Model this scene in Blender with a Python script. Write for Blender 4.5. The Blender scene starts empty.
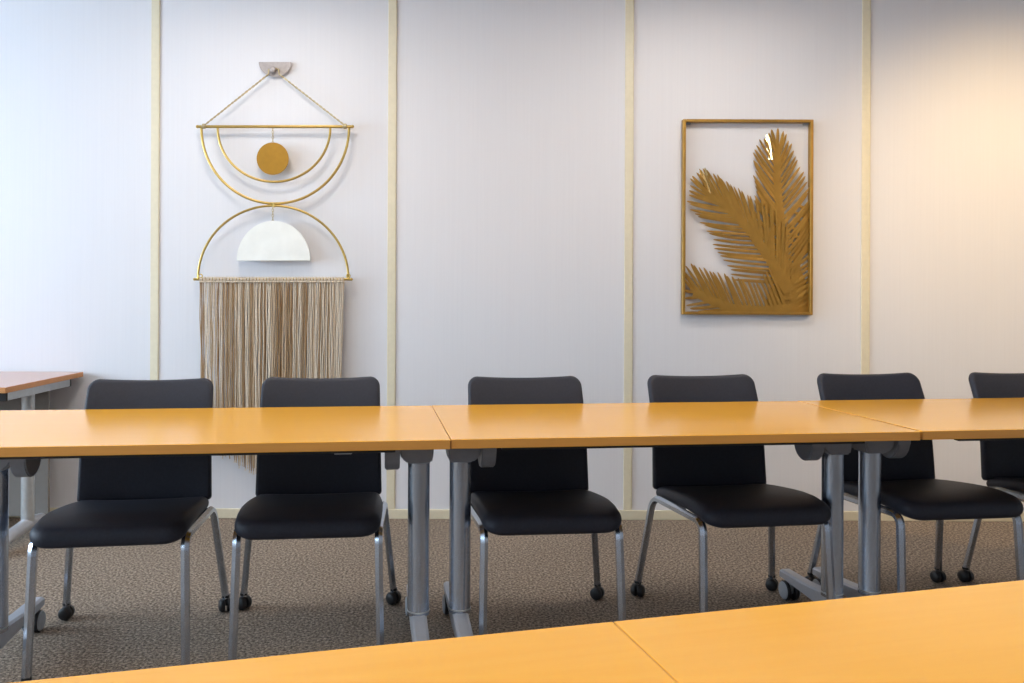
import bpy, bmesh, math, random
from mathutils import Vector, Matrix
random.seed(7)
sc = bpy.context.scene
COL = sc.collection
PI = math.pi

# ------------------------------------------------------------------ camera
F_PX, CX, CY, CAM_H, WALL_Y, ROLL = 797.256, 461.376, 294.886, 1.1298, 4.0246, 0.0042
cam = bpy.data.objects.new('camera', bpy.data.cameras.new('camera'))
COL.objects.link(cam)
cam.data.sensor_width = 36.0
cam.data.sensor_fit = 'HORIZONTAL'
cam.data.lens = F_PX / 1024 * 36.0
cam.data.shift_x = (512 - CX) / 1024
cam.data.shift_y = -(341.5 - CY) / 1024
cam.data.clip_start = 0.02
cam.matrix_world = Matrix.Translation((0, 0, CAM_H)) @ Matrix.Rotation(PI / 2, 4, 'X') @ Matrix.Rotation(ROLL, 4, 'Z')
sc.camera = cam

# ------------------------------------------------------------------ world, light, exposure
world = bpy.data.worlds.new('sky')
sc.world = world
world.use_nodes = True
bg = world.node_tree.nodes['Background']
bg.inputs[0].default_value = (0.75, 0.88, 1.0, 1)
bg.inputs[1].default_value = 1.0

def area_light(name, loc, rot, sx, sy, power, color):
    l = bpy.data.lights.new(name, 'AREA')
    l.shape = 'RECTANGLE'; l.size = sx; l.size_y = sy
    l.energy = power; l.color = color
    o = bpy.data.objects.new(name, l)
    o.location = loc; o.rotation_euler = rot
    COL.objects.link(o)
    return o

DAY = (0.66, 0.83, 1.0)
WARM = (1.0, 0.90, 0.79)
# daylight entering through the windows of the left wall
WINDOWS = [(1.75, 3.05), (-0.1, 1.2), (-2.0, -0.7)]
DAY_POWER = [165, 75, 45]
ROOM_L, ROOM_R, ROOM_B, ROOM_T = -5.2, 4.4, -3.0, 2.72
for (ya, yb), p in zip(WINDOWS, DAY_POWER):
    area_light('daylight', (ROOM_L - 0.20, (ya + yb) / 2, 1.65), (0, -PI / 2, 0), 1.4, yb - ya, p, DAY)
# small warm downlight that washes the right end of the wall
sp = bpy.data.lights.new('downlight_spot', 'SPOT')
sp.energy = 135; sp.color = (1.0, 0.70, 0.36); sp.spot_size = math.radians(74); sp.spot_blend = 1.0
sp.shadow_soft_size = 0.05
spo = bpy.data.objects.new('downlight_spot', sp)
spo.location = (3.0, 2.25, 2.60)
spo.rotation_euler = (Vector((2.78, WALL_Y, 1.38)) - Vector(spo.location)).to_track_quat('-Z', 'Y').to_euler()
COL.objects.link(spo)
PANEL_STRENGTH = 14
PANELS = [(-0.95, 3.0), (1.25, 3.0), (-0.95, 1.0), (1.25, 1.0)]

vs = sc.view_settings
vs.view_transform = 'Standard'
vs.look = 'None'
vs.gamma = 1
vs.use_curve_mapping = False
vs.exposure = 0.22
sc.cycles.use_denoising = True
sc.cycles.max_bounces = 10
sc.cycles.sample_clamp_indirect = 6

# ------------------------------------------------------------------ materials
def new_mat(name):
    m = bpy.data.materials.new(name)
    m.use_nodes = True
    nt = m.node_tree
    return m, nt, nt.nodes['Principled BSDF']

def simple(name, color, rough=0.5, metal=0.0, spec=0.5, noise=0.06, nscale=40, bump=0.0, bscale=300, coat=0.0):
    m, nt, b = new_mat(name)
    b.inputs['Roughness'].default_value = rough
    b.inputs['Metallic'].default_value = metal
    b.inputs['Specular IOR Level'].default_value = spec
    if coat:
        b.inputs['Coat Weight'].default_value = coat
        b.inputs['Coat Roughness'].default_value = 0.2
    tc = nt.nodes.new('ShaderNodeTexCoord')
    n = nt.nodes.new('ShaderNodeTexNoise')
    n.inputs['Scale'].default_value = nscale
    n.inputs['Detail'].default_value = 4
    nt.links.new(tc.outputs['Object'], n.inputs['Vector'])
    r = nt.nodes.new('ShaderNodeValToRGB')
    c = Vector(color)
    r.color_ramp.elements[0].position = 0.3
    r.color_ramp.elements[1].position = 0.7
    r.color_ramp.elements[0].color = (*(c * (1 - noise)), 1)
    r.color_ramp.elements[1].color = (*(c * (1 + noise)), 1)
    nt.links.new(n.outputs['Fac'], r.inputs['Fac'])
    nt.links.new(r.outputs['Color'], b.inputs['Base Color'])
    if bump:
        n2 = nt.nodes.new('ShaderNodeTexNoise')
        n2.inputs['Scale'].default_value = bscale
        n2.inputs['Detail'].default_value = 3
        nt.links.new(tc.outputs['Object'], n2.inputs['Vector'])
        bp = nt.nodes.new('ShaderNodeBump')
        bp.inputs['Strength'].default_value = bump
        bp.inputs['Distance'].default_value = 0.002
        nt.links.new(n2.outputs['Fac'], bp.inputs['Height'])
        nt.links.new(bp.outputs['Normal'], b.inputs['Normal'])
    return m

def wood(name, c1, c2, rough=0.3, spec=0.5, coat=0.0):
    m, nt, b = new_mat(name)
    tc = nt.nodes.new('ShaderNodeTexCoord')
    mp = nt.nodes.new('ShaderNodeMapping')
    mp.inputs['Scale'].default_value = (0.5, 14, 14)
    n = nt.nodes.new('ShaderNodeTexNoise')
    n.inputs['Scale'].default_value = 4.0
    n.inputs['Detail'].default_value = 8
    n.inputs['Roughness'].default_value = 0.6
    n.inputs['Distortion'].default_value = 0.4
    r = nt.nodes.new('ShaderNodeValToRGB')
    r.color_ramp.elements[0].position = 0.25
    r.color_ramp.elements[1].position = 0.75
    r.color_ramp.elements[0].color = (*c1, 1)
    r.color_ramp.elements[1].color = (*c2, 1)
    nt.links.new(tc.outputs['Object'], mp.inputs['Vector'])
    nt.links.new(mp.outputs['Vector'], n.inputs['Vector'])
    nt.links.new(n.outputs['Fac'], r.inputs['Fac'])
    nt.links.new(r.outputs['Color'], b.inputs['Base Color'])
    b.inputs['Roughness'].default_value = rough
    b.inputs['Specular IOR Level'].default_value = spec
    b.inputs['Coat Weight'].default_value = coat
    b.inputs['Coat Roughness'].default_value = 0.14
    return m

def wall_mat():
    m, nt, b = new_mat('painted_panel')
    tc = nt.nodes.new('ShaderNodeTexCoord')
    mp = nt.nodes.new('ShaderNodeMapping')
    mp.inputs['Scale'].default_value = (60, 60, 0.6)
    n = nt.nodes.new('ShaderNodeTexNoise')
    n.inputs['Scale'].default_value = 3
    n.inputs['Detail'].default_value = 3
    r = nt.nodes.new('ShaderNodeValToRGB')
    r.color_ramp.elements[0].color = (0.72, 0.725, 0.77, 1)
    r.color_ramp.elements[1].color = (0.765, 0.77, 0.81, 1)
    nt.links.new(tc.outputs['Object'], mp.inputs['Vector'])
    nt.links.new(mp.outputs['Vector'], n.inputs['Vector'])
    nt.links.new(n.outputs['Fac'], r.inputs['Fac'])
    nt.links.new(r.outputs['Color'], b.inputs['Base Color'])
    bp = nt.nodes.new('ShaderNodeBump')
    bp.inputs['Strength'].default_value = 0.05
    bp.inputs['Distance'].default_value = 0.001
    nt.links.new(n.outputs['Fac'], bp.inputs['Height'])
    nt.links.new(bp.outputs['Normal'], b.inputs['Normal'])
    b.inputs['Roughness'].default_value = 0.5
    b.inputs['Specular IOR Level'].default_value = 0.3
    return m

def carpet_mat():
    m, nt, b = new_mat('carpet_pile')
    tc = nt.nodes.new('ShaderNodeTexCoord')
    n = nt.nodes.new('ShaderNodeTexNoise')
    n.inputs['Scale'].default_value = 105
    n.inputs['Detail'].default_value = 5
    n.inputs['Roughness'].default_value = 0.75
    r = nt.nodes.new('ShaderNodeValToRGB')
    e = r.color_ramp.elements
    e[0].position = 0.37; e[0].color = (0.075, 0.060, 0.047, 1)
    e[1].position = 0.64; e[1].color = (0.60, 0.49, 0.39, 1)
    mid = r.color_ramp.elements.new(0.5); mid.color = (0.26, 0.208, 0.164, 1)
    n2 = nt.nodes.new('ShaderNodeTexNoise')
    n2.inputs['Scale'].default_value = 2.2
    n2.inputs['Detail'].default_value = 3
    mx = nt.nodes.new('ShaderNodeMix'); mx.data_type = 'RGBA'; mx.blend_type = 'MULTIPLY'
    r2 = nt.nodes.new('ShaderNodeValToRGB')
    r2.color_ramp.elements[0].color = (0.9, 0.9, 0.9, 1)
    r2.color_ramp.elements[1].color = (1.08, 1.08, 1.08, 1)
    nt.links.new(tc.outputs['Object'], n.inputs['Vector'])
    nt.links.new(tc.outputs['Object'], n2.inputs['Vector'])
    nt.links.new(n.outputs['Fac'], r.inputs['Fac'])
    nt.links.new(n2.outputs['Fac'], r2.inputs['Fac'])
    mx.inputs['Factor'].default_value = 1
    nt.links.new(r.outputs['Color'], mx.inputs['A'])
    nt.links.new(r2.outputs['Color'], mx.inputs['B'])
    nt.links.new(mx.outputs['Result'], b.inputs['Base Color'])
    b.inputs['Roughness'].default_value = 1.0
    b.inputs['Specular IOR Level'].default_value = 0.05
    bp = nt.nodes.new('ShaderNodeBump')
    bp.inputs['Strength'].default_value = 0.7
    bp.inputs['Distance'].default_value = 0.006
    nt.links.new(n.outputs['Fac'], bp.inputs['Height'])
    nt.links.new(bp.outputs['Normal'], b.inputs['Normal'])
    return m

def glass_mat():
    m, nt, b = new_mat('window_glass')
    out = nt.nodes['Material Output']
    t = nt.nodes.new('ShaderNodeBsdfTransparent')
    g = nt.nodes.new('ShaderNodeBsdfGlossy'); g.inputs['Roughness'].default_value = 0.02
    mx = nt.nodes.new('ShaderNodeMixShader'); mx.inputs[0].default_value = 0.06
    nt.links.new(t.outputs[0], mx.inputs[1]); nt.links.new(g.outputs[0], mx.inputs[2])
    nt.links.new(mx.outputs[0], out.inputs['Surface'])
    return m

def emit_mat(name, color, strength):
    m, nt, b = new_mat(name)
    b.inputs['Base Color'].default_value = (0.9, 0.9, 0.9, 1)
    b.inputs['Emission Color'].default_value = (*color, 1)
    b.inputs['Emission Strength'].default_value = strength
    return m

M = dict(
    wall=wall_mat(),
    plain=simple('white_paint', (0.74, 0.74, 0.75), 0.7, noise=0.02),
    carpet=carpet_mat(),
    trim=simple('cream_trim', (0.74, 0.68, 0.52), 0.45, noise=0.03),
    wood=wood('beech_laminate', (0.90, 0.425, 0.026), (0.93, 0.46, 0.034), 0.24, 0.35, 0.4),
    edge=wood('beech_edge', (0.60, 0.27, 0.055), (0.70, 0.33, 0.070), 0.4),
    cherry=wood('cherry_laminate', (0.46, 0.21, 0.12), (0.53, 0.25, 0.15), 0.25, 0.5, 0.5),
    cherry_edge=wood('cherry_edge', (0.50, 0.21, 0.06), (0.56, 0.25, 0.08), 0.4),
    silver=simple('silver_enamel', (0.50, 0.56, 0.65), 0.27, 1.0, noise=0.03),
    grey_foot=simple('grey_enamel', (0.50, 0.53, 0.59), 0.40, 0.4, noise=0.03),
    dark_grey=simple('grey_plastic', (0.22, 0.24, 0.28), 0.45, noise=0.05),
    wheel_grey=simple('wheel_cover', (0.36, 0.39, 0.43), 0.4, noise=0.04),
    rubber=simple('black_rubber', (0.012, 0.012, 0.014), 0.45, noise=0.1),
    fabric=simple('charcoal_upholstery', (0.025, 0.028, 0.042), 0.52, spec=0.3, noise=0.10, nscale=120, bump=0.12, bscale=900),
    gold=simple('brushed_gold', (0.52, 0.365, 0.11), 0.33, 0.85, noise=0.08),
    gold_disc=simple('mustard_gold', (0.38, 0.195, 0.014), 0.5, 0.35, noise=0.05),
    frond=simple('antique_gold', (0.40, 0.225, 0.045), 0.40, 0.6, noise=0.10, nscale=25),
    leaf_shine=simple('gold_highlight', (0.80, 0.62, 0.30), 0.22, 0.9, noise=0.05),  # paler copy of the frond gold, window reflection put into its colour
    white=simple('white_enamel', (0.86, 0.88, 0.85), 0.35, noise=0.04, nscale=12),
    pewter=simple('pewter_wood', (0.36, 0.33, 0.33), 0.45, 0.2, noise=0.12, nscale=60),
    chain=simple('brass_chain', (0.50, 0.41, 0.24), 0.4, 0.5),
    panel=simple('grey_panel', (0.30, 0.31, 0.33), 0.5, noise=0.04),
    taupe=simple('taupe_panel', (0.20, 0.185, 0.17), 0.5, noise=0.04),
    steel=simple('satin_steel', (0.55, 0.58, 0.60), 0.35, 0.6),
    glass=glass_mat(),
    frame=simple('window_white', (0.8, 0.8, 0.8), 0.4, noise=0.02),
    lamp=emit_mat('lamp_diffuser', WARM, PANEL_STRENGTH),
)
CORDS = [simple('cotton_cord_%d' % i, c, 0.9, spec=0.1, noise=0.10, nscale=90) for i, c in enumerate(
    [(0.54, 0.41, 0.285), (0.44, 0.31, 0.19), (0.70, 0.60, 0.48), (0.34, 0.215, 0.115), (0.52, 0.40, 0.28)])]

# ------------------------------------------------------------------ helpers
def obj(name, bm, mat, parent=None, smooth=True, mats=None):
    me = bpy.data.meshes.new(name)
    bmesh.ops.recalc_face_normals(bm, faces=bm.faces)
    bm.to_mesh(me); bm.free()
    for m_ in (mats or [mat]):
        me.materials.append(m_)
    if smooth:
        for p in me.polygons:
            p.use_smooth = True
        try:
            me.set_sharp_from_angle(angle=math.radians(38))
        except Exception:
            pass
    o = bpy.data.objects.new(name, me)
    COL.objects.link(o)
    if parent is not None:
        o.parent = parent
    return o

def thing(name, label, cat, loc=(0, 0, 0), rz=0.0, group=None):
    o = bpy.data.objects.new(name, None)
    o.empty_display_size = 0.1
    COL.objects.link(o)
    o.location = loc; o.rotation_euler = (0, 0, rz)
    o['label'] = label; o['category'] = cat
    if group: o['group'] = group
    return o

def struct(o):
    o['kind'] = 'structure'
    return o

def add_box(bm, c, s, rot=None, bevel=0.0, seg=2):
    r = bmesh.ops.create_cube(bm, size=1.0)
    vs_ = r['verts']
    bmesh.ops.scale(bm, vec=s, verts=vs_)
    if bevel > 0:
        es = list({e for v in vs_ for e in v.link_edges})
        rb = bmesh.ops.bevel(bm, geom=es, offset=bevel, segments=seg, profile=0.5, affect='EDGES', clamp_overlap=True)
        vs_ = list({v for f in rb['faces'] for v in f.verts} | {v for v in vs_ if v.is_valid})
    if rot is not None:
        bmesh.ops.transform(bm, matrix=rot, verts=vs_)
    bmesh.ops.translate(bm, vec=c, verts=vs_)
    return vs_

def add_tube(bm, pts, r, n=10, cap=True, flat=(1.0, 1.0), closed=False):
    """sweep a round (or flattened) section along pts; r may be a list"""
    pts = [Vector(p) for p in pts]
    N = len(pts)
    rs = r if isinstance(r, (list, tuple)) else [r] * N
    t0 = (pts[1] - pts[0]).normalized()
    up = Vector((1, 0, 0)) if abs(t0.x) < 0.9 else Vector((0, 1, 0))
    side = t0.cross(up).normalized()
    rings = []
    for i, p in enumerate(pts):
        if closed:
            t = (pts[(i + 1) % N] - pts[i - 1]).normalized()
        elif i == 0: t = t0
        elif i == N - 1: t = (pts[-1] - pts[-2]).normalized()
        else: t = ((pts[i + 1] - p).normalized() + (p - pts[i - 1]).normalized()).normalized()
        side = (side - t * side.dot(t)).normalized()
        b2 = t.cross(side)
        rings.append([bm.verts.new(p + side * (math.cos(2 * PI * k / n) * rs[i] * flat[0]) + b2 * (math.sin(2 * PI * k / n) * rs[i] * flat[1])) for k in range(n)])
    rng = range(N if closed else N - 1)
    for i in rng:
        a, b = rings[i], rings[(i + 1) % N]
        for k in range(n):
            bm.faces.new((a[k], a[(k + 1) % n], b[(k + 1) % n], b[k]))
    if cap and not closed:
        bm.faces.new(rings[0][::-1]); bm.faces.new(rings[-1])
    return rings

def add_lathe(bm, prof, mat4=Matrix.Identity(4), n=24):
    """prof: list of (r, z) revolved about z, capped at ends"""
    rings = []
    for r, z in prof:
        rings.append([bm.verts.new(mat4 @ Vector((r * math.cos(2 * PI * k / n), r * math.sin(2 * PI * k / n), z))) for k in range(n)])
    for a, b in zip(rings, rings[1:]):
        for k in range(n):
            bm.faces.new((a[k], a[(k + 1) % n], b[(k + 1) % n], b[k]))
    bm.faces.new(rings[0][::-1]); bm.faces.new(rings[-1])

def add_prism(bm, poly, d, axis_fn):
    """extrude 2-D polygon by d; axis_fn(u, v, w) -> Vector"""
    a = [bm.verts.new(axis_fn(u, v, 0)) for u, v in poly]
    b = [bm.verts.new(axis_fn(u, v, d)) for u, v in poly]
    n = len(poly)
    bm.faces.new(a); bm.faces.new(b[::-1])
    for k in range(n):
        bm.faces.new((a[k], b[k], b[(k + 1) % n], a[(k + 1) % n]))

def round_path(pts, rad, seg=6):
    """polyline with rounded corners; rad one value or list per inner corner"""
    pts = [Vector(p) for p in pts]
    out = [pts[0]]
    for i in range(1, len(pts) - 1):
        r = rad[i - 1] if isinstance(rad, (list, tuple)) else rad
        a = (pts[i - 1] - pts[i]).normalized(); b = (pts[i + 1] - pts[i]).normalized()
        p0 = pts[i] + a * r; p2 = pts[i] + b * r
        for k in range(seg + 1):
            t = k / seg
            out.append(p0 * (1 - t) ** 2 + pts[i] * (2 * t * (1 - t)) + p2 * t ** 2)
    out.append(pts[-1])
    return out

def dup(root, loc, rz, label):
    r = root.copy(); COL.objects.link(r)
    r.location = loc; r.rotation_euler = (0, 0, rz); r['label'] = label
    for ch in list(root.children):
        c = ch.copy(); COL.objects.link(c); c.parent = r
        for g in list(ch.children):
            d = g.copy(); COL.objects.link(d); d.parent = c
    return r

def on_wall(px, py, off):
    """point of the back wall seen at a pixel of the photograph, off metres in front of it"""
    a, b = px - CX, py - CY
    Y = WALL_Y - off
    return Vector(((a + ROLL * b) / F_PX * Y, Y, CAM_H - (b - ROLL * a) / F_PX * Y))

# ------------------------------------------------------------------ the room
def box_obj(name, lo, hi, mat, bevel=0.0, parent=None):
    bm = bmesh.new()
    c = [(l + h) / 2 for l, h in zip(lo, hi)]; s = [h - l for l, h in zip(lo, hi)]
    add_box(bm, c, s, bevel=bevel)
    return obj(name, bm, mat, parent, smooth=False)

T = 0.12
struct(box_obj('floor', (ROOM_L - T, ROOM_B - T, -0.1), (ROOM_R + T, WALL_Y + T, 0), M['carpet']))
struct(box_obj('ceiling', (ROOM_L - T, ROOM_B - T, ROOM_T), (ROOM_R + T, WALL_Y + T, ROOM_T + 0.1), M['plain']))
struct(box_obj('wall_back', (ROOM_L - T, WALL_Y, 0), (ROOM_R + T, WALL_Y + T, ROOM_T), M['wall']))
struct(box_obj('wall_front', (ROOM_L - T, ROOM_B - T, 0), (ROOM_R + T, ROOM_B, ROOM_T), M['plain']))
struct(box_obj('wall_right', (ROOM_R, ROOM_B, 0), (ROOM_R + T, WALL_Y, ROOM_T), M['plain']))
bm = bmesh.new()                                   # left wall with three window openings
WZ0, WZ1 = 0.92, 2.38
def lb(y0, y1, z0, z1):
    add_box(bm, (ROOM_L - T / 2, (y0 + y1) / 2, (z0 + z1) / 2), (T, y1 - y0, z1 - z0))
lb(ROOM_B, WALL_Y, 0, WZ0); lb(ROOM_B, WALL_Y, WZ1, ROOM_T)
ys = sorted([ROOM_B, WALL_Y] + [v for w in WINDOWS for v in w])
for i in range(0, len(ys), 2):
    lb(ys[i], ys[i + 1], WZ0, WZ1)
struct(obj('wall_left', bm, M['plain'], smooth=False))
for i, (ya, yb) in enumerate(WINDOWS):
    w = bpy.data.objects.new('window_%d' % (i + 1), None); COL.objects.link(w); struct(w)
    bm = bmesh.new(); x = ROOM_L - T / 2
    for (y0, y1, z0, z1) in ((ya, ya + .05, WZ0, WZ1), (yb - .05, yb, WZ0, WZ1), (ya + .05, yb - .05, WZ0, WZ0 + .05), (ya + .05, yb - .05, WZ1 - .05, WZ1)):
        add_box(bm, (x, (y0 + y1) / 2, (z0 + z1) / 2), (0.06, y1 - y0, z1 - z0), bevel=0.004)
    struct(obj('window_frame', bm, M['frame'], w, smooth=False))
    struct(box_obj('window_pane', (x - .004, ya + .05, WZ0 + .05), (x + .004, yb - .05, WZ1 - .05), M['glass'], parent=w))
# cream cover strips over the panel joints, and the baseboard
for i in range(-3, 6):
    x = -1.5468 + 1.1949 * i
    if not ROOM_L + .1 < x < ROOM_R - .1: continue
    bm = bmesh.new()
    add_box(bm, (x, WALL_Y - 0.003, (0.048 + ROOM_T) / 2), (0.044, 0.006, ROOM_T - 0.048), bevel=0.002, seg=1)
    add_box(bm, (x + 0.012, WALL_Y - 0.0065, (0.048 + ROOM_T) / 2), (0.010, 0.002, ROOM_T - 0.05))
    struct(obj('trim_%d' % (i + 4), bm, M['trim'], smooth=False))
bm = bmesh.new()
add_box(bm, ((ROOM_L + ROOM_R) / 2, WALL_Y - 0.006, 0.024), (ROOM_R - ROOM_L - 0.002, 0.012, 0.048), bevel=0.003)
struct(obj('baseboard_back', bm, M['trim'], smooth=False))

# ceiling light panels (they hang above the frame and light the room)
def ceiling_light(x, y, label):
    t = thing('ceiling_light', label, 'ceiling light', (x, y, ROOM_T), 0, 'ceiling light panels')
    bm = bmesh.new(); s = 0.6
    for (cx, cy, sx, sy) in ((0, s / 2, s + .04, .04), (0, -s / 2, s + .04, .04), (s / 2, 0, .04, s - .04), (-s / 2, 0, .04, s - .04)):
        add_box(bm, (cx, cy, -.015), (sx, sy, .03), bevel=.003)
    obj('housing', bm, M['frame'], t, smooth=False)
    bm = bmesh.new()
    add_box(bm, (0, 0, -.012), (s - .05, s - .05, .012))
    obj('diffuser', bm, M['lamp'], t, smooth=False)
for n, (x, y) in enumerate(PANELS):
    ceiling_light(x, y, 'square recessed ceiling light panel over the %s %s' % (
        ('seats by the wall', 'front table', 'back of the room')[n // 2], ('on the left', 'on the right')[n % 2]))
t = thing('downlight', 'small round ceiling downlight aimed at the right end of the wall', 'ceiling light', (3.0, 2.25, ROOM_T))
bm = bmesh.new()
add_lathe(bm, [(0.075, 0), (0.075, -0.012), (0.062, -0.014), (0.056, -0.006), (0.056, 0)], n=28)
obj('ring', bm, M['frame'], t)

# ------------------------------------------------------------------ tables
TOP_Z, TOP_T = 0.73, 0.026
def half_disc(r, depth, n=14):
    return [(r * math.cos(PI + PI * k / n), depth * math.sin(PI + PI * k / n)) for k in range(n + 1)]

def make_table(L, W, label, over=0.0):
    """flip-top table, origin on the floor under its front left corner, x along its length"""
    t = thing('folding_table', label, 'table', group='light wood folding tables')
    bm = bmesh.new()
    add_box(bm, (L / 2 - over / 2, W / 2, TOP_Z - TOP_T / 2), (L + over - 0.0008, W, TOP_T), bevel=0.0012, seg=1)
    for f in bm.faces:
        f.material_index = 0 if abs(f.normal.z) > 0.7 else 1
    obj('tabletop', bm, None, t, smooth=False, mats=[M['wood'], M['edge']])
    bm = bmesh.new()
    add_box(bm, (L / 2, W / 2, TOP_Z - TOP_T - 0.014), (L - 0.46, 0.05, 0.026), bevel=0.004)
    obj('support_beam', bm, M['dark_grey'], t, smooth=False)
    bm = bmesh.new()
    add_box(bm, (L / 2, .050, TOP_Z - TOP_T - 0.007), (L - 0.30, 0.022, 0.014), bevel=0.002)
    obj('edge_rail', bm, M['rubber'], t, smooth=False)
    for sx in (0, 1):
        px = 0.066 if sx == 0 else L - 0.066
        inw = 1 if sx == 0 else -1
        zt = TOP_Z - TOP_T
        bm = bmesh.new()                            # bracket under the top, tapering to the post
        prof = [(-.042, zt), (-.044, zt - .072), (-.038, zt - .102), (.036, zt - .102), (.056, zt - .086), (.062, zt - .074), (.062, zt)]
        add_prism(bm, prof, .092, lambda u, v, w: Vector((px + inw * u, W / 2 - .046 + w, v)))
        bmesh.ops.bevel(bm, geom=[e for e in bm.edges], offset=0.006, segments=3, affect='EDGES', clamp_overlap=True)
        obj('bracket', bm, M['dark_grey'], t)
        bm = bmesh.new()                            # half-round hinge cheek of the flip mechanism
        x0 = px + inw * 0.085 - 0.023
        add_prism(bm, [(.060, 0)] + [(-u, v - .064) for u, v in half_disc(0.060, 0.062)] + [(-.060, 0)], 0.046, lambda u, v, w: Vector((x0 + w, W / 2 + u, zt - 0.001 + v)))
        bmesh.ops.bevel(bm, geom=[e for e in bm.edges], offset=0.004, segments=2, affect='EDGES', clamp_overlap=True)
        obj('hinge_plate', bm, M['dark_grey'], t)
        bm = bmesh.new()                            # post
        add_lathe(bm, [(0.035, 0.118), (0.035, 0.132), (0.0345, 0.134), (0.0345, zt - 0.102), (0.030, zt - 0.100)],
                  Matrix.Translation((px, W / 2, 0)), 32)
        leg = obj('leg', bm, M['silver'], t)
        bm = bmesh.new()
        add_lathe(bm, [(0.0350, 0.128), (0.0357, 0.129), (0.0357, 0.132), (0.0348, 0.133)], Matrix.Translation((px, W / 2, 0)), 32)
        obj('collar', bm, M['steel'], leg)
        bm = bmesh.new()                            # foot bar, tapering to both ends
        h = 0.305
        secs = [(-h, .046, .078, .104), (-h * .5, .048, .074, .110), (-.04, .049, .071, .122), (0, .050, .070, .128), (.04, .049, .071, .122), (h * .5, .048, .074, .110), (h, .046, .078, .104)]
        rings = []
        for (y, w, z0, z1) in secs:
            rings.append([bm.verts.new((px + a, W / 2 + y, z)) for a, z in ((-w / 2, z0), (w / 2, z0), (w / 2, z1 - .006), (w / 2 - .008, z1), (-w / 2 + .008, z1), (-w / 2, z1 - .006))])
        for a, b in zip(rings, rings[1:]):
            for k in range(6):
                bm.faces.new((a[k], a[(k + 1) % 6], b[(k + 1) % 6], b[k]))
        bm.faces.new(rings[0][::-1]); bm.faces.new(rings[-1])
        obj('foot_bar', bm, M['grey_foot'], leg, smooth=False)
        for sy in (-1, 1):
            bm = bmesh.new()
            cy = W / 2 + sy * (h - 0.03)
            R = 0.035
            X = Matrix.Translation((px, cy, R)) @ Matrix.Rotation(PI / 2, 4, 'Y')
            for s in (-1, 1):                       # twin wheels: rubber tyre with a grey cover
                k0 = len(bm.faces)
                add_lathe(bm, [(R - .004, s * .008), (R, s * .011), (R, s * .021), (R - .004, s * .024)], X, 28)
                bm.faces.ensure_lookup_table()
                k1 = len(bm.faces)
                add_lathe(bm, [(R - .003, s * .0235), (R - .006, s * .0275), (R - .016, s * .029), (.004, s * .0295)], X, 28)
                bm.faces.ensure_lookup_table()
                for f in bm.faces[k1:]: f.material_index = 1
            k1 = len(bm.faces)
            add_box(bm, (px, cy, .050), (.014, .040, .046), bevel=.004)
            add_lathe(bm, [(.013, .060), (.013, .079)], Matrix.Translation((px, cy, 0)), 16)
            bm.faces.ensure_lookup_table()
            for f in bm.faces[k1:]: f.material_index = 1
            obj('caster', bm, None, leg, mats=[M['rubber'], M['wheel_grey']])
    return t

A1, A2, A3, AF = 0.1135, 0.1152, 0.126, 0.2408
def corner(x, y, a, s): return (x + s * math.cos(a), y + s * math.sin(a), 0)
tab = make_table(1.40, 0.688, 'x')
wide = make_table(1.40, 0.688, 'light wood table at far left of the row, before the two leftmost chairs', 0.20)
wide.location = corner(-0.0280, 2.1978, A1, -1.40); wide.rotation_euler[2] = A1
bm = bmesh.new()
add_box(bm, (1.105, .075, TOP_Z - TOP_T - .009), (.05, .06, .018), bevel=.003)
obj('latch', bm, M['grey_foot'], wide, smooth=False)
tab.location = corner(-0.0272, 2.2027, A2, 0); tab.rotation_euler[2] = A2; tab['label'] = ('light wood table in the middle of the row of three by the wall')
dup(tab, corner(1.3721, 2.3718, A3, 0.002), A3, 'light wood table at right end of the row, cut off by the picture edge')
dup(tab, (0, 0, 0) , AF, 'light wood table nearest the camera, right of the joint in the foreground').location = (
    0.1879 + 0.688 * math.sin(AF), 0.9788 - 0.688 * math.cos(AF), 0)
dup(tab, (0, 0, 0), AF, 'light wood table nearest the camera, left of the joint in the foreground').location = (
    0.1879 + 0.688 * math.sin(AF) - 1.4 * math.cos(AF), 0.9788 - 0.688 * math.cos(AF) - 1.4 * math.sin(AF), 0)

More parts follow.
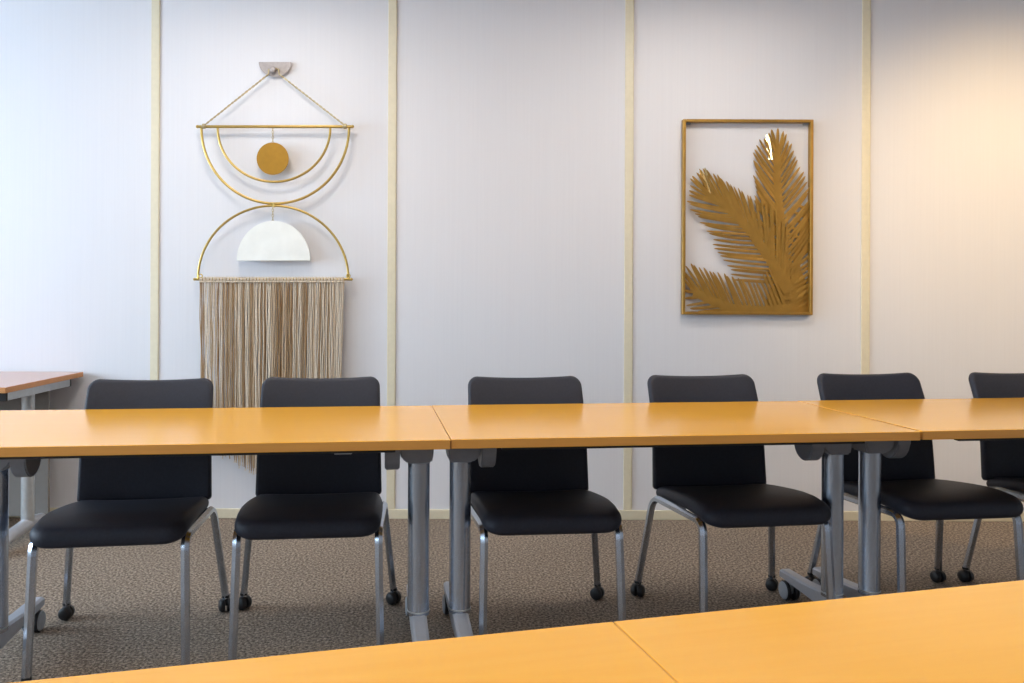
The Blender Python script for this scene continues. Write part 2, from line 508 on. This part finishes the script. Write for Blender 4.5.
# side table in the left corner against the wall
def make_side_table():
    L, W = 1.4, 0.684
    x1, y1 = -1.8976, WALL_Y - 0.018
    t = thing('side_table', 'reddish wood side table with grey metal frame standing against the wall at the left', 'table', (x1 - L / 2, y1 - W / 2, 0))
    bm = bmesh.new()
    add_box(bm, (0, 0, TOP_Z + .006 - .0125), (L, W, .025), bevel=.002)
    for f in bm.faces:
        f.material_index = 0 if abs(f.normal.z) > 0.7 else 1
    obj('tabletop', bm, None, t, smooth=False, mats=[M['cherry'], M['cherry_edge']])
    zb = TOP_Z + .006 - .025
    for s in (-1, 1):
        bm = bmesh.new()
        add_box(bm, (s * (L / 2 - .052), 0, zb - .020), (.04, W - .14, .040), bevel=.003)
        rail = obj('rail', bm, M['steel'], t, smooth=False)
        for e in (-1, 1):
            bm = bmesh.new()
            add_box(bm, (s * (L / 2 - .052), e * (W / 2 - .066), zb - .021), (.043, .012, .042), bevel=.003)
            obj('end_cap', bm, M['rubber'], rail, smooth=False)
        bm = bmesh.new()
        lx = s * (L / 2 - .092)
        add_lathe(bm, [(.028, .05), (.028, zb - .036)], Matrix.Translation((lx, 0, 0)), 24)
        leg = obj('leg', bm, M['steel'], t)
        bm = bmesh.new()
        pts = [(lx, -.31, .024), (lx, -.27, .03), (lx, -.15, .055), (lx, 0, .07), (lx, .15, .055), (lx, .27, .03), (lx, .31, .024)]
        add_tube(bm, pts, [.018, .024, .028, .030, .028, .024, .018], 14)
        obj('foot_bar', bm, M['grey_foot'], leg)
    bm = bmesh.new()
    add_box(bm, (0, -W / 2 + .075, zb - .019), (L - .146, .03, .036), bevel=.003)
    obj('front_rail', bm, M['steel'], t, smooth=False)
    bm = bmesh.new()
    add_box(bm, (0, 0.13, 0.37), (L - .12, .016, .60), bevel=.003)
    pn = obj('modesty_panel', bm, M['taupe'], t, smooth=False)
    for s in (-1, 1):
        bm = bmesh.new()
        add_lathe(bm, [(.010, 0), (.010, .004), (.006, .006)], Matrix.Translation((s * (L / 2 - .14), 0.122, .63)) @ Matrix.Rotation(PI / 2, 4, 'X'), 16)
        obj('screw', bm, M['steel'], pn)
    return t
make_side_table()

# ------------------------------------------------------------------ chairs
def rounded_outline(w0, w1, h, rc_bot, rc_top, n=7, dip=0.0):
    """closed outline in (u, v): bottom width w0, top width w1, height h"""
    pts = []
    def arc(cx, cy, r, a0, a1):
        for k in range(n + 1):
            a = a0 + (a1 - a0) * k / n
            pts.append((cx + r * math.cos(a), cy + r * math.sin(a)))
    arc(w0 / 2 - rc_bot, rc_bot, rc_bot, -PI / 2, 0)
    for k in range(1, 6):
        t = k / 6
        pts.append((w0 / 2 + (w1 / 2 - w0 / 2) * t, rc_bot + (h - rc_bot - rc_top) * t))
    arc(w1 / 2 - rc_top, h - rc_top, rc_top, 0, PI / 2)
    m = 9
    for k in range(1, m):
        t = k / m
        u = (w1 / 2 - rc_top) * (1 - 2 * t)
        pts.append((u, h - dip * (1 - (2 * t - 1) ** 2)))
    arc(-w1 / 2 + rc_top, h - rc_top, rc_top, PI / 2, PI)
    for k in range(1, 6):
        t = k / 6
        pts.append((-(w1 / 2 + (w0 / 2 - w1 / 2) * t), h - rc_top - (h - rc_bot - rc_top) * t))
    arc(-w0 / 2 + rc_bot, rc_bot, rc_bot, PI, 1.5 * PI)
    for k in range(1, m):
        t = k / m
        pts.append(((-w0 / 2 + rc_bot) * (1 - 2 * t), 0))
    return pts

def pad_mesh(bm, outline, thick, deform, bulge=0.006, edge=0.014):
    """closed padded shell over a 2-D outline; deform(u, v, w) -> Vector"""
    cu = 0.0
    cv = (min(p[1] for p in outline) + max(p[1] for p in outline)) / 2
    du = max(abs(p[0]) for p in outline); dv = (max(p[1] for p in outline) - min(p[1] for p in outline)) / 2
    layers = []
    e = min(edge, thick / 2)
    K = 5
    side = []
    for k in range(K + 1):                          # outer rim, from mid thickness up to the face
        a = (PI / 2) * k / K
        side.append((e * (1 - math.cos(a)), thick / 2 - e + e * math.sin(a)))
    ins = [0.04, 0.075, 0.12, 0.16, 0.20]
    face = [(d, thick / 2 + bulge * min(1, d / min(du, dv) * 1.6)) for d in ins if d < min(du, dv) * .95]
    upper = side + face
    full = [(d, -w) for d, w in reversed(upper)] + upper
    def ring(d, w):
        su = max(0.02, 1 - d / du); sv = max(0.02, 1 - d / dv)
        return [bm.verts.new(deform(p[0] * su, cv + (p[1] - cv) * sv, w)) for p in outline]
    rings = [ring(d, w) for d, w in full]
    n = len(outline)
    for a, b in zip(rings, rings[1:]):
        for k in range(n):
            bm.faces.new((a[k], a[(k + 1) % n], b[(k + 1) % n], b[k]))
    for rg, w in ((rings[0], full[0][1]), (rings[-1], full[-1][1])):
        c = bm.verts.new(deform(cu, cv, w))
        for k in range(n):
            bm.faces.new((rg[k], rg[(k + 1) % n], c))

def make_chair(label):
    """origin on the floor midway between its feet; front towards -y"""
    t = thing('conference_chair', label, 'chair', group='dark upholstered conference chairs')
    # seat: flat pad with a waterfall front edge
    bm = bmesh.new()
    ol = rounded_outline(0.422, 0.430, 0.475, 0.05, 0.03)
    def seat_def(u, v, w):
        y = -0.265 + v
        f = max(0.0, (0.19 - v) / 0.19)
        z = 0.4395 - 0.0495 * (v / 0.475) ** 2 - 0.024 * f ** 2 + 0.006 * (u / 0.23) ** 2 * (1 - f) - 0.004 * math.sin(PI * v / 0.475)
        return Vector((u * (1 + 0.07 * max(0, math.sin(PI * min(1, (v + .09) / 0.56)))), y, z + w * (1 + .25 * f)))
    pad_mesh(bm, ol, 0.048, seat_def, bulge=0.003, edge=0.023)
    obj('seat', bm, M['fabric'], t)
    # backrest: leaning padded shell, hollow towards the sitter
    bm = bmesh.new()
    ob = rounded_outline(0.446, 0.430, 0.417, 0.014, 0.036, dip=0.007)
    def back_def(u, v, w):
        z = 0.407 + v
        lean = 0.185 + 0.08 * v + 0.80 * max(0, v - 0.14) ** 2
        return Vector((u, lean + 0.034 - 0.021 * (u / 0.22) ** 2 + w, z - 0.17 * w))
    pad_mesh(bm, ob, 0.034, back_def, bulge=0.003, edge=0.014)
    obj('backrest', bm, M['fabric'], t)
    for s in (-1, 1):
        # one bent tube per side: front leg, rail under the seat, rear leg
        ff = Vector((s * 0.222, -0.238, 0.012)); ft = Vector((s * 0.214, -0.212, 0.400))
        rt = Vector((s * 0.232, 0.172, 0.388)); rf = Vector((s * 0.268, 0.232, 0.048))
        path = round_path([ff, ft, rt, rf], [0.042, 0.055], 7)
        i0, i1 = 9, len(path) - 9
        bm = bmesh.new(); add_tube(bm, path[:i0], 0.0138, 6); leg = obj('leg', bm, M['silver'], t)
        bm = bmesh.new()
        add_lathe(bm, [(.012, 0), (.0145, .002), (.0145, .012), (.0133, .020)], Matrix.Translation((ff.x, ff.y, 0)), 16)
        obj('glide', bm, M['rubber'], leg)
        bm = bmesh.new(); add_tube(bm, path[i0 - 1:i1 + 1], 0.0138, 6); obj('side_rail', bm, M['silver'], t)
        bm = bmesh.new(); add_tube(bm, path[i1:], 0.0130, 6); leg = obj('leg', bm, M['silver'], t)
        bm = bmesh.new()
        R = 0.0225
        yaw = 0.5 if s < 0 else -0.35
        X = Matrix.Translation((0, 0, R)) @ Matrix.Rotation(PI / 2, 4, 'Y')
        for q in (-1, 1):
            add_lathe(bm, [(R - .003, q * .004), (R, q * .006), (R, q * .016), (R - .002, q * .020), (R - .006, q * .0235), (.004, q * .025)], X, 22)
        add_lathe(bm, [(.010, R), (.012, R + .012), (.010, R + .018), (.010, .048), (.0135, .050), (.0135, .058)], n=16)
        cs = obj('caster', bm, M['rubber'], leg)
        cs.location = (rf.x, rf.y, 0); cs.rotation_euler[2] = yaw
        # short steel strap that carries the backrest
        bm = bmesh.new()
        pts = round_path([(s * .15, .08, .366), (s * .15, .246, .366), (s * .15, .250, .50)], .035, 5)
        add_tube(bm, pts, .011, 10, flat=(1.4, .5))
        obj('back_support', bm, M['dark_grey'], t)
    return t

# (centre between the rear casters, rotation)
CH = [((-1.100, 2.803), 0.140, (1.5, 0.3), 'dark upholstered chair at far left, nearest the side table'),
      ((-0.510, 2.889), 0.098, (0.9, 0.8), 'dark upholstered chair overlapping the cord fringe, left of the first pair of table posts'),
      ((0.244, 2.942), 0.098, (0.6, 0.9), 'dark upholstered chair in the middle, just right of the first pair of table posts'),
      ((0.934, 3.034), 0.132, (-0.7, 1.0), 'dark upholstered chair below the palm artwork, just left of the second pair of table posts'),
      ((1.628, 3.128), 0.120, (0.4, 0.15), 'dark upholstered chair behind the second pair of table posts, below the rightmost wall strip'),
      ((2.274, 3.198), 0.118, (0.1, 0.3), 'dark upholstered chair at the right picture edge, only its left half showing')]
first = None
for (x, y), a, yaws, lab in CH:
    loc = (x + 0.232 * math.sin(a), y - 0.232 * math.cos(a), 0)
    if first is None:
        c_ = first = make_chair(lab); first.location = loc; first.rotation_euler[2] = a
    else:
        c_ = dup(first, loc, a, lab)
    cas = sorted((g for l in c_.children for g in l.children if g.name.startswith('caster')), key=lambda g: g.location.x)
    for g, w in zip(cas, yaws): g.rotation_euler[2] = w

# ------------------------------------------------------------------ wall hanging
def wall_arc(cx, cy, rx, ry, a0, a1, off, n=40):
    return [on_wall(cx + rx * math.cos(a0 + (a1 - a0) * k / n), cy + ry * math.sin(a0 + (a1 - a0) * k / n), off) for k in range(n + 1)]

t = thing('wall_hook', 'grey half-moon wall hook that holds the cord of the gold wall hanging', 'hook', on_wall(275, 68, 0))
inv = Matrix.Translation(-Vector(t.location))
bm = bmesh.new()
pl = [(275 + 16.3 * math.cos(a), 62 + 14.8 * math.sin(a)) for a in [PI * k / 24 for k in range(25)]]
a_ = [bm.verts.new(on_wall(u, v, 0.018)) for u, v in pl]; b_ = [bm.verts.new(on_wall(u, v, 0.0) + Vector((0, 0.0, 0))) for u, v in pl]
bm.faces.new(a_); bm.faces.new(b_[::-1])
for k in range(25): bm.faces.new((a_[k], b_[k], b_[(k + 1) % 25], a_[(k + 1) % 25]))
bmesh.ops.bevel(bm, geom=[e for e in bm.edges if all(v in a_ for v in e.verts)], offset=0.003, segments=2, affect='EDGES')
bm.transform(inv)
obj('plaque', bm, M['pewter'], t)
bm = bmesh.new()
p = on_wall(273.5, 70.5, 0.018)
add_lathe(bm, [(.008, 0), (.008, .016), (.014, .018), (.015, .022), (.010, .026)], Matrix.Translation(p) @ Matrix.Rotation(PI / 2, 4, 'X'), 20)
bm.transform(inv)
obj('peg', bm, M['pewter'], t)

HO = 0.045
t = thing('wall_hanging', 'gold hoop wall hanging with a white half moon and a long beige cord fringe', 'wall hanging', on_wall(274, 280, HO))
inv = Matrix.Translation(-Vector(t.location))
def hang(name, bm, mat, parent=None, smooth=True):
    bm.transform(inv)
    return obj(name, bm, mat, parent or t, smooth)
# twisted suspension cord passing over the peg
bm = bmesh.new()
left = on_wall(204, 125.5, HO); right = on_wall(345, 125.5, HO)
pk = on_wall(273.5, 69.2, 0.030); pl_, pr_ = on_wall(268.5, 74.2, 0.030), on_wall(279, 74.0, 0.030)
cord_path = round_path([left, pl_, pk, pr_, right], 0.006, 4)
def twist(bm, a, b, r, step=0.011):
    n = max(4, int((b - a).length / step))
    for ph in (0, PI):
        pts = []
        d = (b - a).normalized(); s = d.cross(Vector((0, 1, 0))).normalized(); q = d.cross(s)
        for k in range(n * 4 + 1):
            an = ph + k / 4 * PI / 1.0 * 0.5
            pts.append(a + (b - a) * (k / (n * 4)) + s * math.cos(an) * r * .6 + q * math.sin(an) * r * .6)
        add_tube(bm, pts, r * .75, 5)
twist(bm, left, pl_, 0.0036); twist(bm, pr_, right, 0.0036)
add_tube(bm, round_path([pl_, (pl_ + pk) / 2 + Vector((-.012, 0, .012)), pk + Vector((0, 0, .006)), (pr_ + pk) / 2 + Vector((.012, 0, .012)), pr_], .008, 4), 0.004, 8)
for e in (left, right):
    add_lathe(bm, [(.006, -.012), (.0135, -.006), (.0135, .006), (.006, .012)], Matrix.Translation(e - Vector((0, 0, .004))) @ Matrix.Rotation(PI / 2, 4, 'Y'), 12)
hang('cord', bm, M['chain'])
def bar(name, x0, x1, y, r):
    bm = bmesh.new()
    a, b = on_wall(x0, y, HO), on_wall(x1, y, HO)
    add_tube(bm, [a, b], r, 14)
    for e in (a, b):
        bmesh.ops.create_uvsphere(bm, u_segments=12, v_segments=8, radius=r * 1.12, matrix=Matrix.Translation(e))
    hang(name, bm, M['gold'])
bar('bar', 197.5, 352.5, 126.6, .0074)
bar('bar', 194.5, 351.5, 279.3, .0064)
for nm, args, r in (('hoop', (275.2, 128, 73.8, 75.6, PI, 0), .0066), ('hoop', (274, 128, 56.3, 53.8, PI, 0), .0062), ('hoop', (273.2, 279, 75.2, 73.3, PI, 2 * PI), .0060)):
    bm = bmesh.new(); add_tube(bm, wall_arc(*args, HO), r, 12); hang(nm, bm, M['gold'])
bm = bmesh.new()                                    # sleeve where the hoops meet
add_tube(bm, [on_wall(274.2, 203, HO), on_wall(274.2, 207.2, HO)], .0075, 12); hang('joint', bm, M['gold'])
# two little rings that stop the lower bar, and the two at the upper bar
for (x, y) in ((201, 276), (348.5, 276)):
    bm = bmesh.new(); c = on_wall(x, y, HO)
    add_tube(bm, [c + Vector((.009 * math.cos(k * PI / 8), -.007, .009 * math.sin(k * PI / 8))) for k in range(16)], .0028, 6, closed=True)
    hang('ring', bm, M['gold'])
def disc_plate(poly, off, th, mat, name, bev=.0015):
    bm = bmesh.new()
    a = [bm.verts.new(on_wall(u, v, off + th / 2)) for u, v in poly]
    b = [bm.verts.new(v.co + Vector((0, th, 0))) for v in a]
    n = len(poly)
    fa = bm.faces.new(a); bm.faces.new(b[::-1])
    for k in range(n): bm.faces.new((a[k], b[k], b[(k + 1) % n], a[(k + 1) % n]))
    bmesh.ops.bevel(bm, geom=list(fa.edges), offset=bev, segments=2, affect='EDGES')
    return hang(name, bm, mat)
disc_plate([(272.6 + 16 * math.cos(2 * PI * k / 48), 158.6 + 16.2 * math.sin(2 * PI * k / 48)) for k in range(48)], HO, .005, M['gold_disc'], 'disc')
disc_plate([(273.4 + 36.8 * math.cos(PI + PI * k / 40), 260.8 + 40 * math.sin(PI + PI * k / 40)) for k in range(41)], HO, .012, M['white'], 'half_moon', .002)
for (x, ya, yb) in ((272.8, 128, 144), (272.8, 206, 222.5)):
    bm = bmesh.new()
    m = 6
    for k in range(m):                              # chain of small oval links
        c = on_wall(x, ya + (yb - ya) * (k + .5) / m, HO)
        rr = (on_wall(x, ya, HO) - on_wall(x, yb, HO)).length / m * .62
        ax = Vector((1, 0, 0)) if k % 2 else Vector((0, 1, 0))
        add_tube(bm, [c + ax * (.0042 * math.cos(j * PI / 6)) + Vector((0, 0, rr * math.sin(j * PI / 6))) for j in range(12)], .0016, 5, closed=True)
    hang('chain', bm, M['chain'])
# fringe: each cord is looped over the lower bar and hangs as four strands
NK = 43
for i in range(NK):
    u = i / (NK - 1)
    x = 201.5 + 141.0 * u
    top = on_wall(x, 279.3, HO)
    bot_py = 441 + 40 * (1 - abs(2 * u - 1.02)) + random.uniform(-4, 4)
    bm = bmesh.new()
    # lark's-head knot
    for dx in (-.0034, .0034):
        add_tube(bm, [top + Vector((dx, -.010 * math.cos(a),   .0105 * math.sin(a))) for a in [PI * 2 * k / 12 for k in range(12)]], .0030, 6, closed=True)
    add_tube(bm, [top + Vector((-.0062, -.010, -.013)), top + Vector((0, -.015, -.012)), top + Vector((.0062, -.010, -.013))], .0040, 6)
    tints = random.sample(range(5), 3)
    for f in bm.faces: f.material_index = 0
    for sdx in range(4):
        ox = (-.0062, -.002, .0024, .0066)[sdx]
        oy = (-.006, .003, -.005, .004)[sdx]
        zb = on_wall(x, bot_py + random.uniform(-5, 3), HO).z
        drift = (0.5 - u) * 0.028 + random.uniform(-.006, .006)
        ph, am = random.uniform(0, 6.28), random.uniform(.0008, .0026)
        pts = []
        n = 16
        for k in range(n + 1):
            f = k / n
            z = top.z - .010 + (zb - top.z + .010) * f
            pts.append(Vector((top.x + ox + drift * f + am * math.sin(ph + f * 17), top.y + oy - .004 * math.sin(PI * f) + random.uniform(-.001, .001), z)))
        rr = [.0027] * n + [.0019]
        k0 = len(bm.faces)
        add_tube(bm, pts, rr, 5)
        bm.faces.ensure_lookup_table()
        mi = random.randrange(3)
        for f in bm.faces[k0:]: f.material_index = mi
        if random.random() < .4:
            q = pts[-1]
            for s in (-1, 0, 1):
                add_tube(bm, [q, q + Vector((s * .004, 0, -.012))], [.0016, .0006], 4)
    bm.transform(inv)
    obj('fringe_cord', bm, None, t, mats=[CORDS[2]] + [CORDS[q] for q in tints[:2]])

# ------------------------------------------------------------------ palm artwork
t = thing('palm_artwork', 'gold metal palm leaf artwork in a thin rectangular gold frame on the wall', 'wall art', on_wall(748, 217, 0.02))
inv = Matrix.Translation(-Vector(t.location))
FO = 0.035
c0, c1 = on_wall(683.3, 119, FO), on_wall(812.8, 315, FO)
xa, xb, za, zb_ = c0.x, c1.x, c1.z, c0.z
bm = bmesh.new()
fw = 0.014
for (lo, hi) in (((xa, za), (xa + fw, zb_)), ((xb - fw, za), (xb, zb_)), ((xa + fw, zb_ - fw), (xb - fw, zb_)), ((xa + fw, za), (xb - fw, za + fw))):
    add_box(bm, ((lo[0] + hi[0]) / 2, WALL_Y - FO / 2 - .002, (lo[1] + hi[1]) / 2), (hi[0] - lo[0], FO - .003, hi[1] - lo[1]), bevel=.0012, seg=1)
bm.transform(inv); obj('frame', bm, M['frond'], t, smooth=False)
for x in (xa + .03, xb - .03):
    bm = bmesh.new()
    add_box(bm, (x, WALL_Y - .012, zb_ - fw - .004), (.026, .016, .010), bevel=.002)
    bm.transform(inv); obj('hanging_tab', bm, M['dark_grey'], t, smooth=False)

PXM = F_PX / (WALL_Y - 0.03)
def clampf(v): return Vector((min(max(v.x, xa + .004), xb - .004), v.y, min(max(v.z, za + .004), zb_ - .004)))
def leaflet(bm, base, tip, w, off, curl=0.006, bend=0.0, th=0.0012, roll=0.0):
    """blunt-tipped blade between two pixels of the photograph; base at depth off, tip curling forward"""
    B, Tp = on_wall(base[0], base[1], off), on_wall(tip[0], tip[1], off)
    d = Tp - B; L = d.length
    if L < 1e-4: return
    d.normalize(); s = Vector((-d.z, 0, d.x)); W = w / PXM
    prof = [(0, 1.0), (.3, 1.02), (.6, 1.0), (.8, .9), (.91, .7), (.97, .42), (1.0, .12)]
    rows = []
    for f, k in prof:
        c = B + d * (L * f) + s * (bend * L * math.sin(PI * f) * .5)
        y = -curl * f * f
        hw = W * k / 2
        rows.append([c + s * hw + Vector((0, y + .0006 + roll * hw, 0)), c + Vector((0, y - .0004, 0)), c - s * hw + Vector((0, y + .0006 - roll * hw, 0))])
    fr = [[bm.verts.new(clampf(v)) for v in r] for r in rows]
    bk = [[bm.verts.new(clampf(v) + Vector((0, th, 0))) for v in r] for r in rows]
    for a, b, c, e in zip(fr, fr[1:], bk, bk[1:]):
        for j in (0, 1):
            bm.faces.new((a[j], a[j + 1], b[j + 1], b[j]))
            bm.faces.new((c[j + 1], c[j], e[j], e[j + 1]))
        bm.faces.new((a[0], b[0], e[0], c[0])); bm.faces.new((b[2], a[2], c[2], e[2]))
    bm.faces.new((fr[0][2], fr[0][1], fr[0][0], bk[0][0], bk[0][1], bk[0][2]))
    bm.faces.new((fr[-1][0], fr[-1][1], fr[-1][2], bk[-1][2], bk[-1][1], bk[-1][0]))

def interp(poly, f):
    """point on a polyline at fraction f"""
    seg = [math.dist(a, b) for a, b in zip(poly, poly[1:])]
    q = f * sum(seg)
    for (a, b), l in zip(zip(poly, poly[1:]), seg):
        if q <= l or (a, b) == (poly[-2], poly[-1]):
            k = min(1, q / l)
            return (a[0] + (b[0] - a[0]) * k, a[1] + (b[1] - a[1]) * k)
        q -= l

def frond(stem, tips_l, tips_r, off, width, f0=0.0, f1=1.0, body=(6, 3), extra=()):
    """stem: polyline base -> tip; tips are polylines (base side first) that leaflets join; body: half widths of the solid middle"""
    bm = bmesh.new()
    for tips, n, sgn in ((tips_l[0], tips_l[1], 1), (tips_r[0], tips_r[1], -1)):
        for k in range(n):
            f = k / max(1, n - 1)
            b = interp(stem, f0 + (f1 - f0) * f)
            tp = interp(tips, f)
            jx, jy = random.uniform(-1.5, 1.5), random.uniform(-1.5, 1.5)
            leaflet(bm, b, (tp[0] + jx, tp[1] + jy), width * random.uniform(.84, 1.08), off + random.uniform(-.001, .001),
                    curl=random.uniform(.000, .008), bend=random.uniform(-.03, .03) + .03 * sgn, roll=random.uniform(-.12, .12))
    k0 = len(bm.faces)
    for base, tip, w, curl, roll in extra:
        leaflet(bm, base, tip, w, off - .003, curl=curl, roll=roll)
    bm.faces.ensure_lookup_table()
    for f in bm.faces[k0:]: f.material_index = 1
    n = 14
    rows = []
    for k in range(n + 1):                          # solid middle of the blade, cut from the same sheet
        f = k / n
        p, q = interp(stem, max(0, f - .03)), interp(stem, min(1, f + .03))
        l = math.dist(p, q); nx, ny = -(q[1] - p[1]) / l, (q[0] - p[0]) / l
        c = interp(stem, f); hw = body[0] + (body[1] - body[0]) * f
        rows.append([clampf(on_wall(c[0] + nx * hw * e, c[1] + ny * hw * e, off + .0002 + (.0012 if e == 0 else 0))) for e in (-1, 0, 1)])
    fr = [[bm.verts.new(v) for v in r] for r in rows]; bk = [[bm.verts.new(v + Vector((0, .0015, 0))) for v in r] for r in rows]
    for a, b, c, e in zip(fr, fr[1:], bk, bk[1:]):
        for j in (0, 1):
            bm.faces.new((a[j], a[j + 1], b[j + 1], b[j])); bm.faces.new((c[j + 1], c[j], e[j], e[j + 1]))
        bm.faces.new((a[0], b[0], e[0], c[0])); bm.faces.new((b[2], a[2], c[2], e[2]))
    bm.faces.new(fr[0] + bk[0][::-1]); bm.faces.new(fr[-1][::-1] + bk[-1])
    bm.transform(inv)
    return obj('frond', bm, None, t, mats=[M['frond'], M['leaf_shine']])

# upper right frond
frond([(786, 300), (783, 250), (780, 215), (777, 180), (777, 148)],
      ([(745, 232), (752, 205), (757, 190), (754, 172), (752, 152), (757, 143), (766, 136), (772, 130)], 22),
      ([(809, 245), (811, 222), (809, 196), (807, 182), (802, 170), (796, 158), (791, 143), (786, 131), (779, 127)], 23), .016, 3.1, 0.12, 1.0, (6, 3),
      [((770.5, 160), (767, 134), 3.0, .004, 1.05)])
# left frond
frond([(789, 292), (772, 262), (752, 233), (727, 208), (708, 194)],
      ([(733, 279), (728, 265), (714, 249), (713, 240), (706, 230), (698, 218), (690, 209), (687, 198), (688, 190), (691, 180)], 23),
      ([(786, 222), (768, 203), (750, 196), (738, 188), (724, 181), (712, 173), (704, 168), (697, 169), (692, 176)], 24), .021, 3.0, 0.08, 0.97, (6, 2.5),
      [((709, 194), (700, 170), 3.8, .004, .75), ((716, 197), (704, 168), 3.4, .012, -.35)])
# low left frond
frond([(792, 309), (762, 311), (735, 309), (712, 301), (694, 292)],
      ([(735, 314), (715, 314), (700, 313), (692, 311), (685, 308), (684, 300), (684, 290)], 10),
      ([(768, 268), (754, 285), (745, 281), (734, 278), (722, 273), (710, 270), (700, 266), (689, 263), (684, 270), (684, 280)], 23), .026, 3.1, 0.06, 1.0, (5, 4))
# right frond running up along the frame
frond([(793, 312), (794, 285), (798, 255), (804, 225), (809, 204)],
      ([(764, 300), (768, 275), (775, 250), (786, 228), (798, 206)], 15),
      ([(812, 300), (812, 268), (812, 240), (812, 215), (811, 196)], 19), .011, 3.1, 0.0, .95, (5, 2))
# broad solid base of the leaves in the lower right corner
bm = bmesh.new()
poly = [(764, 313.5), (811.5, 313.5), (811.5, 296), (806, 282), (800, 268), (792, 262), (784, 268), (777, 280), (770, 293), (765, 303)]
a = [bm.verts.new(clampf(on_wall(u, v, .0085))) for u, v in poly]; b = [bm.verts.new(v.co + Vector((0, .0015, 0))) for v in a]
bm.faces.new(a); bm.faces.new(b[::-1])
for k in range(len(poly)): bm.faces.new((a[k], b[k], b[(k + 1) % len(poly)], a[(k + 1) % len(poly)]))
bm.transform(inv); obj('leaf_base', bm, M['frond'], t, smooth=False)
